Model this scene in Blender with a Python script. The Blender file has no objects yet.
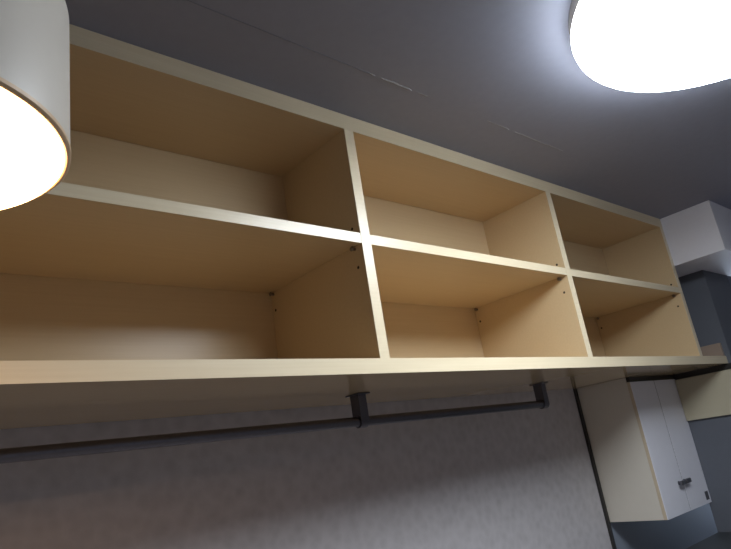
import bpy, bmesh, math, random
from mathutils import Vector, Matrix
random.seed(4)
sc = bpy.context.scene
C = sc.collection
PI = math.pi

# ------------------------------------------------------------------ materials
def new_mat(name):
    m = bpy.data.materials.new(name); m.use_nodes = True
    nt = m.node_tree
    return m, nt, nt.nodes['Principled BSDF']

def plain(name, col, rough=.5, metal=0., bump=0., scale=80., var=0., spec=.5):
    m, nt, b = new_mat(name)
    b.inputs['Base Color'].default_value = (*col, 1)
    b.inputs['Roughness'].default_value = rough
    b.inputs['Metallic'].default_value = metal
    b.inputs['Specular IOR Level'].default_value = spec
    tc = nt.nodes.new('ShaderNodeTexCoord')
    n = nt.nodes.new('ShaderNodeTexNoise'); n.inputs['Scale'].default_value = scale; n.inputs['Detail'].default_value = 4
    nt.links.new(tc.outputs['Object'], n.inputs['Vector'])
    if var:
        mx = nt.nodes.new('ShaderNodeMix'); mx.data_type = 'RGBA'
        mx.inputs[6].default_value = (*[c * (1 - var) for c in col], 1)
        mx.inputs[7].default_value = (*[min(1, c * (1 + var)) for c in col], 1)
        nt.links.new(n.outputs['Fac'], mx.inputs[0]); nt.links.new(mx.outputs[2], b.inputs['Base Color'])
    if bump:
        bp = nt.nodes.new('ShaderNodeBump'); bp.inputs['Strength'].default_value = bump; bp.inputs['Distance'].default_value = .002
        nt.links.new(n.outputs['Fac'], bp.inputs['Height']); nt.links.new(bp.outputs['Normal'], b.inputs['Normal'])
    return m

def laminate(name, c1, c2, rough):
    """pale melamine with a faint grain running along the boards"""
    m, nt, b = new_mat(name)
    tc = nt.nodes.new('ShaderNodeTexCoord')
    mp = nt.nodes.new('ShaderNodeMapping'); mp.inputs['Scale'].default_value = (1.2, 60, 60)
    n = nt.nodes.new('ShaderNodeTexNoise'); n.inputs['Scale'].default_value = 2.5; n.inputs['Detail'].default_value = 6
    nt.links.new(tc.outputs['Object'], mp.inputs['Vector']); nt.links.new(mp.outputs['Vector'], n.inputs['Vector'])
    r = nt.nodes.new('ShaderNodeValToRGB')
    r.color_ramp.elements[0].position = .3; r.color_ramp.elements[0].color = (*c1, 1)
    r.color_ramp.elements[1].position = .7; r.color_ramp.elements[1].color = (*c2, 1)
    nt.links.new(n.outputs['Fac'], r.inputs['Fac']); nt.links.new(r.outputs['Color'], b.inputs['Base Color'])
    b.inputs['Roughness'].default_value = rough
    return m

def emit(name, col, strength):
    m, nt, b = new_mat(name)
    b.inputs['Base Color'].default_value = (.9, .9, .9, 1)
    b.inputs['Emission Color'].default_value = (*col, 1)
    b.inputs['Emission Strength'].default_value = strength
    return m

WOOD = laminate('pale_laminate', (.63, .47, .275), (.66, .50, .295), .33)
BAND = laminate('pale_edge_banding', (.74, .62, .42), (.79, .67, .47), .30)
FILL_GLOW = emit('fill_light_pane', (.66, .80, 1.0), 1.3)  # glow of the added, unseen fill panes
GROOVE = plain('shadowed_joint', (.20, .21, .25), .9)
UNDER = laminate('pale_laminate_sheet', (.63, .47, .275), (.66, .50, .295), .13)
PAINT_CEIL = plain('grey_ceiling_paint', (.29, .303, .375), .75, bump=.15, scale=40, var=.05)
PAINT_WALL = plain('blue_grey_wall_paint', (.25, .28, .33), .6, bump=.1, scale=60, var=.04)
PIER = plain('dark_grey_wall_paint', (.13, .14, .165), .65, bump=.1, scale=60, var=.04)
ROOM = plain('room_wall_paint', (.42, .42, .45), .8, bump=.1, scale=50, var=.03)
FLOOR = plain('grey_brown_floor', (.29, .255, .235), .5, scale=8, var=.15)
WHITE = plain('white_paint', (.86, .85, .90), .5, bump=.05, scale=90, var=.02)
CAB = plain('white_cabinet_sheet', (.88, .87, .93), .4, scale=30, var=.02)
CABSIDE = plain('cream_cabinet_sheet', (.70, .65, .56), .42, scale=30, var=.02)
EDGE = plain('beige_edging', (.60, .50, .36), .4, scale=40, var=.04)
CREAM = plain('cream_board', (.54, .485, .35), .45, scale=20, var=.04)
BOUNCE = plain('bounce_light_brown', (.36, .27, .21), .5, scale=30, var=.05)  # brown that imitates warm bounce light
BLACK = plain('black_trim_and_shade', (.028, .025, .023), .45, scale=30, var=.1)  # real trim, and painted shade in the gaps around the cabinet
STEEL = plain('dull_steel', (.17, .165, .185), .34, metal=1., scale=90, var=.1)
PINM = plain('pin_metal', (.28, .25, .22), .35, metal=1., scale=90, var=.1)
HOLE = plain('drilled_hole', (.045, .025, .015), .9)
DARKM = plain('dark_handle_metal', (.17, .17, .19), .35, metal=.8, scale=60, var=.1)
STICK = plain('grey_sticker', (.10, .10, .11), .6, scale=160, var=.7)
CHEST = plain('dark_chest_top', (.05, .055, .06), .5, scale=40, var=.1)
DRUM = plain('white_drum_enamel', (.62, .57, .50), .38, scale=60, var=.02)
RIM = plain('beige_rim', (.66, .47, .29), .3, scale=60, var=.02)
PUTTY = plain('pale_putty', (.30, .30, .31), .8, bump=.3, scale=120, var=.25)
LAMP_COOL = emit('cool_lit_diffuser', (.85, .925, 1.0), 16.5)
LAMP_WARM = emit('warm_lit_diffuser', (1.0, .57, .26), 7.5)

# wallpaper: mottled relief
WALLP, nt, b = new_mat('grey_mottled_wallpaper')
tc = nt.nodes.new('ShaderNodeTexCoord')
v = nt.nodes.new('ShaderNodeTexVoronoi'); v.inputs['Scale'].default_value = 28
n = nt.nodes.new('ShaderNodeTexNoise'); n.inputs['Scale'].default_value = 22; n.inputs['Detail'].default_value = 5
nt.links.new(tc.outputs['Object'], v.inputs['Vector']); nt.links.new(tc.outputs['Object'], n.inputs['Vector'])
mx = nt.nodes.new('ShaderNodeMix'); mx.data_type = 'RGBA'
mx.inputs[6].default_value = (.44, .415, .42, 1); mx.inputs[7].default_value = (.60, .57, .58, 1)
ad = nt.nodes.new('ShaderNodeMath'); ad.operation = 'MULTIPLY_ADD'; ad.inputs[1].default_value = .6
nt.links.new(v.outputs['Distance'], ad.inputs[0]); nt.links.new(n.outputs['Fac'], ad.inputs[2])
nt.links.new(ad.outputs[0], mx.inputs[0]); nt.links.new(mx.outputs[2], b.inputs['Base Color'])
bp = nt.nodes.new('ShaderNodeBump'); bp.inputs['Strength'].default_value = .35; bp.inputs['Distance'].default_value = .004
nt.links.new(ad.outputs[0], bp.inputs['Height']); nt.links.new(bp.outputs['Normal'], b.inputs['Normal'])
b.inputs['Roughness'].default_value = .55

# ------------------------------------------------------------------ mesh helpers
def box(bm, x0, x1, y0, y1, z0, z1, bevel=0.):
    vs = [bm.verts.new((x, y, z)) for x in (x0, x1) for y in (y0, y1) for z in (z0, z1)]
    fs = [bm.faces.new([vs[i] for i in f]) for f in ((0, 1, 3, 2), (4, 6, 7, 5), (0, 4, 5, 1), (2, 3, 7, 6), (0, 2, 6, 4), (1, 5, 7, 3))]
    if bevel:
        es = list({e for f in fs for e in f.edges})
        bmesh.ops.bevel(bm, geom=es, offset=bevel, segments=2, affect='EDGES', profile=.5)

def lathe(bm, prof, c=(0, 0, 0), seg=96, axis='Z'):
    """revolve (radius, height) pairs; radius 0 closes the end"""
    rings = []
    def pt(r, h, t):
        a, d = r * math.cos(t), r * math.sin(t)
        p = (a, d, h) if axis == 'Z' else (h, a, d) if axis == 'X' else (a, h, d)
        return (p[0] + c[0], p[1] + c[1], p[2] + c[2])
    for r, h in prof:
        if r <= 1e-6: rings.append([bm.verts.new(pt(0, h, 0))])
        else: rings.append([bm.verts.new(pt(r, h, 2 * PI * k / seg)) for k in range(seg)])
    for A, B in zip(rings, rings[1:]):
        for k in range(seg):
            j = (k + 1) % seg
            if len(A) == 1 and len(B) == 1: continue
            if len(A) == 1: bm.faces.new((A[0], B[k], B[j]))
            elif len(B) == 1: bm.faces.new((A[k], A[j], B[0]))
            else: bm.faces.new((A[k], A[j], B[j], B[k]))

def obj(name, bm, mat, parent=None, smooth=False, loc=(0, 0, 0)):
    bmesh.ops.recalc_face_normals(bm, faces=bm.faces[:])
    me = bpy.data.meshes.new(name); bm.to_mesh(me); bm.free()
    me.materials.append(mat)
    if smooth:
        me.polygons.foreach_set('use_smooth', [True] * len(me.polygons))
        try: me.set_sharp_from_angle(angle=math.radians(35))
        except Exception: pass
    o = bpy.data.objects.new(name, me); C.objects.link(o)
    o.location = loc
    if parent: o.parent = parent
    return o

def bxo(name, dims, mat, parent=None, bevel=0., origin=(0, 0, 0)):
    """one box object; dims are given in world coordinates, origin is the parent's world place"""
    bm = bmesh.new(); a = dims
    box(bm, a[0] - origin[0], a[1] - origin[0], a[2] - origin[1], a[3] - origin[1], a[4] - origin[2], a[5] - origin[2], bevel)
    return obj(name, bm, mat, parent)

def thing(name, label, cat, loc=(0, 0, 0), group=None):
    o = bpy.data.objects.new(name, None); C.objects.link(o); o.location = loc
    o.empty_display_size = .1
    o['label'] = label; o['category'] = cat
    if group: o['group'] = group
    return o

def structure(name, dims, mat):
    o = bxo(name, dims, mat); o['kind'] = 'structure'; return o

# ------------------------------------------------------------------ measures (metres; shelf top of the lower board is z = 0, its front y = 0)
ZB, Z0, M0, M1, T0, T1 = -.0365, 0., .300, .3273, .634, .6804
FLOOR_Z = -1.95
D_UP, D_LOW, Y_WALL = .3068, .4395, .552
TD = .0317
X_LEFT, X_PIER = -1.955, 2.28

# ------------------------------------------------------------------ the room
structure('floor', (-2.05, 3.5, -2.9, .75, FLOOR_Z - .08, FLOOR_Z), FLOOR)
structure('ceiling', (-2.05, 3.5, -2.9, .75, T1 + .0005, T1 + .09), PAINT_CEIL)
structure('wall_left', (-2.05, X_LEFT - .001, -2.9, .75, FLOOR_Z, T1), ROOM)
structure('wall_front', (X_LEFT, 3.4, -2.9, -2.8, FLOOR_Z, T1), ROOM)
structure('wall_right', (3.4, 3.5, -2.9, .75, FLOOR_Z, T1), ROOM)
wn = thing('fill_window', 'unseen window added in the right-hand wall to light the recess', 'fill light', (3.4, .27, -.2)); wn['kind'] = 'structure'  # out of view, added to brighten the recess behind the pier
WO = (3.4, .27, -.2)
bm = bmesh.new()
for a in ((-.02, .03, -.95, .40), (.50, .55, -.95, .40), (.03, .50, -.95, -.89), (.03, .50, .34, .40), (.245, .285, -.89, .34)):
    box(bm, -.04, -.0005, a[0] - .27, a[1] - .27, a[2] + .2, a[3] + .2, .004)
obj('fill_window_frame', bm, WHITE, wn)
for a, b_ in ((.03, .245), (.285, .50)): bxo('fill_pane', (3.385, 3.392, a, b_, -.89, .34), FILL_GLOW, wn, 0, WO)  # glowing panes added as fill light
structure('wall_back', (X_LEFT, 1.768, Y_WALL, .75, FLOOR_Z, T1), WALLP)
structure('wall_recess', (1.768, 3.4, Y_WALL, .75, FLOOR_Z, T1), PAINT_WALL)
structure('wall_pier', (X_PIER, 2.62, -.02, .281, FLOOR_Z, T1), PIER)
structure('trim_1', (1.768, 1.785, Y_WALL - .012, Y_WALL, FLOOR_Z, ZB - .001), BLACK)
structure('gap_shade', (X_PIER - .006, X_PIER, -.018, .266, -.064, ZB - .001), BLACK)  # black strip painting the shade just under the shelf

# ragged filled joint between two ceiling boards
bm = bmesh.new()
def seam_piece(x0, x1, y, w, d):
    k = max(3, int((x1 - x0) / .02)); rows = []
    for i in range(k + 1):
        x = x0 + (x1 - x0) * i / k; f = math.sin(PI * min(1, max(.08, i / k * .92 + .04))) ** .5
        ww = w * f * random.uniform(.5, 1.2); yy = y + random.uniform(-.0012, .0012); dd = d * random.uniform(.6, 1.1)
        rows.append([bm.verts.new((x, yy - ww, T1 + .0004)), bm.verts.new((x, yy - ww * .2, T1 - dd)), bm.verts.new((x, yy + ww, T1 + .0004))])
    for a, b_ in zip(rows, rows[1:]):
        for j in range(2): bm.faces.new((a[j], a[j + 1], b_[j + 1], b_[j]))
for x0, x1, w, d in ((-.05, -.032, .0035, .0018), (-.012, .10, .004, .0022), (.125, .16, .0022, .001), (.42, .53, .0026, .0014), (.56, .84, .002, .0009)):
    seam_piece(x0, x1, -.175, w, d)
o = obj('trim_3', bm, PUTTY); o['kind'] = 'structure'
o = bxo('trim_4', (-.62, -.05, -.1755, -.1746, T1 - .0005, T1 + .0005), GROOVE); o['kind'] = 'structure'

# ------------------------------------------------------------------ the shelf unit
unit = thing('shelf_unit', 'long pale wood laminate open shelf unit of two rows of compartments under the grey ceiling', 'shelf', (0, 0, ZB))
U = (0, 0, ZB)
def band(parent, x0, x1, y, z0, z1):
    e = bxo('edge_band', (x0, x1, y, y + .0009, z0, z1), BAND, parent, 0, U); e['label'] = 'paler front edge'
xs_div = [0.0, .9771]                                  # left faces of the dividers in view
o = bxo('bottom_board', (X_LEFT, X_PIER - .001, .001, Y_WALL - .001, ZB, Z0), UNDER, unit, .0012, U)
band(o, X_LEFT, X_PIER - .001, 0, ZB, Z0)
o = bxo('top_board', (X_LEFT, 1.9923, .001, D_LOW + .006, T0, T1), WOOD, unit, .0012, U)
band(o, X_LEFT, 1.9923, 0, T0, T1)
xs_div = [-.9771] + xs_div
for x in xs_div:
    band(bxo('upright', (x, x + TD, .0014, D_LOW, Z0, T0), WOOD, unit, .001, U), x, x + TD, .0004, Z0, T0)
band(bxo('end_panel', (1.9629, 1.9923, .0014, D_LOW, Z0, T0), WOOD, unit, .001, U), 1.9629, 1.9923, .0004, Z0, T0)
bxo('end_panel', (X_LEFT, X_LEFT + .0294, .0004, D_LOW, Z0, T0), WOOD, unit, .001, U)
bxo('bounce_strip', (X_PIER - .02, X_PIER - .001, .004, .30, Z0 + .0002, .066), BOUNCE, unit, .001, U)  # brown strip stands in for warm light bounced onto the pier
bays = [(X_LEFT + .0294, -.9771), (-.9454, 0.), (TD, .9771), (.9771 + TD, 1.9629)]
for a, b_ in bays:
    band(bxo('shelf', (a + .0006, b_ - .0006, .0018, D_LOW - .0005, M0, M1), WOOD, unit, .001, U), a + .0006, b_ - .0006, .0008, M0, M1)
    bxo('back_panel', (a + .0003, b_ - .0003, D_UP, D_LOW - .001, M1 + .0003, T0 - .0003), WOOD, unit, 0, U)
bxo('back_board', (X_LEFT, 1.9923, D_LOW + .0003, D_LOW + .006, Z0, T0), WOOD, unit, 0, U)

def pin_mesh():
    bm = bmesh.new()
    lathe(bm, [(0, -.014), (.0045, -.0138), (.0065, -.012), (.0065, -.0105), (.004, -.0095), (.004, 0), (0, 0)], seg=20, axis='X')
    bmesh.ops.recalc_face_normals(bm, faces=bm.faces[:])
    me = bpy.data.meshes.new('shelf_pin'); bm.to_mesh(me); bm.free(); me.materials.append(PINM); return me
def hole_mesh():
    bm = bmesh.new()
    lathe(bm, [(0, -.0004), (.0038, -.0004), (.0044, 0)], seg=18, axis='X')
    bmesh.ops.recalc_face_normals(bm, faces=bm.faces[:])
    me = bpy.data.meshes.new('pin_hole'); bm.to_mesh(me); bm.free(); me.materials.append(HOLE); return me
PM, HM = pin_mesh(), hole_mesh()
def small(name, me, x, y, z):
    o = bpy.data.objects.new(name, me); C.objects.link(o); o.parent = unit; o.location = (x, y, z - ZB)
for x in (0., .9771, 1.9629):
    for y in (.031, .4245):
        small('shelf_pin', PM, x, y, M0 - .0066)
        small('pin_hole', HM, x, y - .002, .243)
    small('pin_hole', HM, x, .030, .350)

# ------------------------------------------------------------------ hanging rail
RY, RZ, RR = .315, -.1165, .0142
rail = thing('clothes_rail', 'dark steel clothes rail hung on brackets under the long shelf', 'rail', (0, RY, RZ))
RO = (0, RY, RZ)
bm = bmesh.new()
lathe(bm, [(0, -1.90), (RR * .9, -1.90), (RR, -1.898), (RR, 1.143), (RR * .9, 1.145), (0, 1.145)], seg=40, axis='X')
obj('rod', bm, STEEL, rail, True)
for bx in (-1.05, .181, 1.122):
    bm = bmesh.new()
    box(bm, bx - .023, bx + .023, -.03, .03, ZB - .0045 - RZ, ZB - .0004 - RZ, .001)       # plate on the underside
    box(bm, bx - .015, bx + .015, -.019, -.016, -.006, ZB - .004 - RZ, .0006)              # channel of three thin webs
    box(bm, bx - .015, bx + .015, .016, .019, -.006, ZB - .004 - RZ, .0006)
    box(bm, bx - .015, bx - .012, -.018, .018, RR + .002, ZB - .004 - RZ, .0006)
    br = obj('bracket', bm, STEEL, rail)
    bm = bmesh.new()
    lathe(bm, [(RR + .0002, bx - .014), (RR + .0045, bx - .014), (RR + .0045, bx + .014), (RR + .0002, bx + .014), (RR + .0002, bx - .014)], seg=40, axis='X')
    obj('collar', bm, STEEL, br, True)

# ------------------------------------------------------------------ white wall cabinet
CX0, CX1, CYF, CZ0, CZ1 = 1.7868, 2.2793, .267, -.660, -.060
cab = thing('wall_cabinet', 'white two-door wall cabinet hanging below the right end of the long shelf', 'cabinet', (CX0, CYF, CZ0))
CO = (CX0, CYF, CZ0)
bxo('body', (CX0, CX1, CYF + .019, Y_WALL - .001, CZ0, ZB - .0006), CABSIDE, cab, .001, CO)
t = bxo('shade_strip', (CX0 + .003, CX1, CYF + .0015, CYF + .0188, CZ1 + .002, ZB - .0008), BLACK, cab, 0, CO); t['label'] = 'dark strip painting the shade above the doors'  # black stands in for shade in the gap over the doors
t = bxo('shade_strip', (2.0295, 2.0325, CYF + .0006, CYF + .0188, CZ0 + .002, CZ1), BLACK, cab, 0, CO); t['label'] = 'dark strip painting the shade between the doors'  # black filler painted as the shade in the door gap
seam = 2.031
for k, (a, b_) in enumerate(((CX0, seam - .002), (seam + .002, CX1))):
    d = bxo('door', (a, b_, CYF, CYF + .0035, CZ0, CZ1), CAB, cab, .0008, CO)
    e = bxo('door_edging', (a, b_, CYF + .0036, CYF + .018, CZ0, CZ1), EDGE, d, 0, CO)
    e['label'] = 'beige edging strip'
    hx = seam - .047 if k == 0 else seam + .012
    hz = -.533 - CO[2] + (.002 if k else 0)
    bm = bmesh.new()
    lathe(bm, [(0, 0), (.009, 0), (.009, -.003), (.005, -.006), (.005, -.016), (.0, -.016)], (hx - CO[0], 0, hz), 24, 'Y')
    box(bm, hx - CO[0] - .025, hx - CO[0] + .025, -.026, -.014, hz - .010, hz + .010, .004)
    h = obj('handle', bm, DARKM, d, True); h['label'] = 'dark metal pull handle'
    if k == 1:
        s = bxo('sticker', (2.228, 2.264, CYF - .0008, CYF - .0001, -.644, -.606), STICK, d, 0, CO)
        s['label'] = 'small grey sticker in the corner of the door'

# cream board on the pier beside the cabinet
bm = bmesh.new(); box(bm, -.018, 0, -.135, .149, -.207, 0, .003)
o = obj('cream_panel', bm, CREAM, None, False, (X_PIER - .0005, .1165, -.066))
o['label'] = 'cream board fixed high on the dark wall beside the white wall cabinet'; o['category'] = 'panel'

# white boxed beam at the ceiling
bm = bmesh.new()
P = [(1.9935, -.230), (3.399, -.230), (3.399, -.0205), (2.2795, -.0205), (2.2795, Y_WALL - .001), (1.9935, Y_WALL - .001)]
lo = [bm.verts.new((x, y, .437)) for x, y in P]; hi = [bm.verts.new((x, y, T1 - .0005)) for x, y in P]
bm.faces.new(lo); bm.faces.new(hi)
for k in range(6): bm.faces.new((lo[k], lo[(k + 1) % 6], hi[(k + 1) % 6], hi[k]))
o = obj('boxed_beam', bm, WHITE)
o['label'] = 'white boxed-in beam under the ceiling right of the shelf unit'; o['category'] = 'beam'

# dark chest standing under the white cabinet
ch = thing('chest', 'dark chest whose top just shows below the white wall cabinet', 'chest', (1.98, -.1, FLOOR_Z))
HO = (1.98, -.1, FLOOR_Z)
bxo('carcass', (1.72, 2.275, -.36, .279, FLOOR_Z + .06, -.825), CHEST, ch, .002, HO)
bxo('plinth', (1.74, 2.275, -.33, .26, FLOOR_Z, FLOOR_Z + .06), CHEST, ch, 0, HO)
bxo('top', (1.70, 2.277, -.38, .281, -.825, -.797), CHEST, ch, .003, HO)

# ------------------------------------------------------------------ lamps
# big flush ceiling light
LX, LY, LR = .455, -.897, .400
lamp = thing('ceiling_light', 'large round cool white ceiling light glowing at the upper right', 'ceiling lamp', (LX, LY, T1))
bm = bmesh.new()
lathe(bm, [(0, 0), (LR - .006, 0), (LR - .004, -.004), (LR - .003, -.036), (LR - .020, -.036), (LR - .020, -.004), (0, -.004)], seg=128)
obj('housing', bm, DRUM, lamp, True)
bm = bmesh.new()
lathe(bm, [(LR - .021, -.014), (LR - .012, -.0365), (LR - .004, -.0375), (LR, -.042), (LR - .002, -.052), (LR - .008, -.060), (LR - .03, -.066), (LR * .5, -.072), (0, -.074)], seg=128)
obj('diffuser', bm, LAMP_COOL, lamp, True)

# drum pendant close to the camera
PX, PY, PZ, PR, PH = -.9875, -.442, .10, .158, .170
pend = thing('pendant_light', 'white drum pendant light with a warm glowing disc at the left edge', 'lamp', (PX, PY, PZ))
bm = bmesh.new()
lathe(bm, [(PR - .004, .012), (PR - .004, .004), (PR, .004), (PR, PH - .006), (PR - .002, PH - .002), (PR - .008, PH), (0, PH)], seg=128)
obj('drum', bm, DRUM, pend, True)
bm = bmesh.new()
lathe(bm, [(PR - .005, .0075), (PR - .005, -.0005), (PR - .003, -.0015), (PR - .0012, -.0012), (PR + .0008, .0005), (PR + .0008, .0045), (PR - .0036, .0045)], seg=128)
obj('rim', bm, RIM, pend, True)
bm = bmesh.new()
lathe(bm, [(PR - .0052, .006), (PR - .0052, -.002), (PR - .007, -.0045), (PR - .012, -.0055), (PR * .6, -.0065), (0, -.007)], seg=128)
obj('diffuser', bm, LAMP_WARM, pend, True)
bm = bmesh.new(); lathe(bm, [(0, PH), (.009, PH), (.009, T1 - PZ - .02), (0, T1 - PZ - .02)], seg=20)
obj('stem', bm, DRUM, pend, True)
bm = bmesh.new(); lathe(bm, [(0, T1 - PZ - .024), (.05, T1 - PZ - .024), (.055, T1 - PZ - .018), (.055, T1 - PZ - .0002), (0, T1 - PZ - .0002)], seg=40)
obj('ceiling_rose', bm, DRUM, pend, True)

# ------------------------------------------------------------------ camera
F = 610.35
r = Vector((.7495934, -.64456647, -.15047857)); u = Vector((-.08332199, -.31742575, .94461545)); fw = Vector((.65663322, .69553933, .29164681))
cam = bpy.data.cameras.new('camera'); cam.sensor_fit = 'HORIZONTAL'; cam.sensor_width = 36
cam.lens = F / 731 * 36; cam.shift_x = -4.0 / 731; cam.shift_y = 1.5 / 731; cam.clip_start = .01
co = bpy.data.objects.new('camera', cam); C.objects.link(co)
m = Matrix((r, u, -fw)).transposed().to_4x4(); m.translation = Vector((-1.004, -1.0709, -.2383))
co.matrix_world = m
sc.camera = co

# ------------------------------------------------------------------ world, view
w = bpy.data.worlds.new('world'); sc.world = w; w.use_nodes = True
w.node_tree.nodes['Background'].inputs['Color'].default_value = (.5, .5, .55, 1)
w.node_tree.nodes['Background'].inputs['Strength'].default_value = .02
vs = sc.view_settings
vs.view_transform = 'Standard'; vs.look = 'None'; vs.exposure = 0.55; vs.gamma = 1.0; vs.use_curve_mapping = False
sc.cycles.use_denoising = True
sc.cycles.max_bounces = 10; sc.cycles.diffuse_bounces = 6
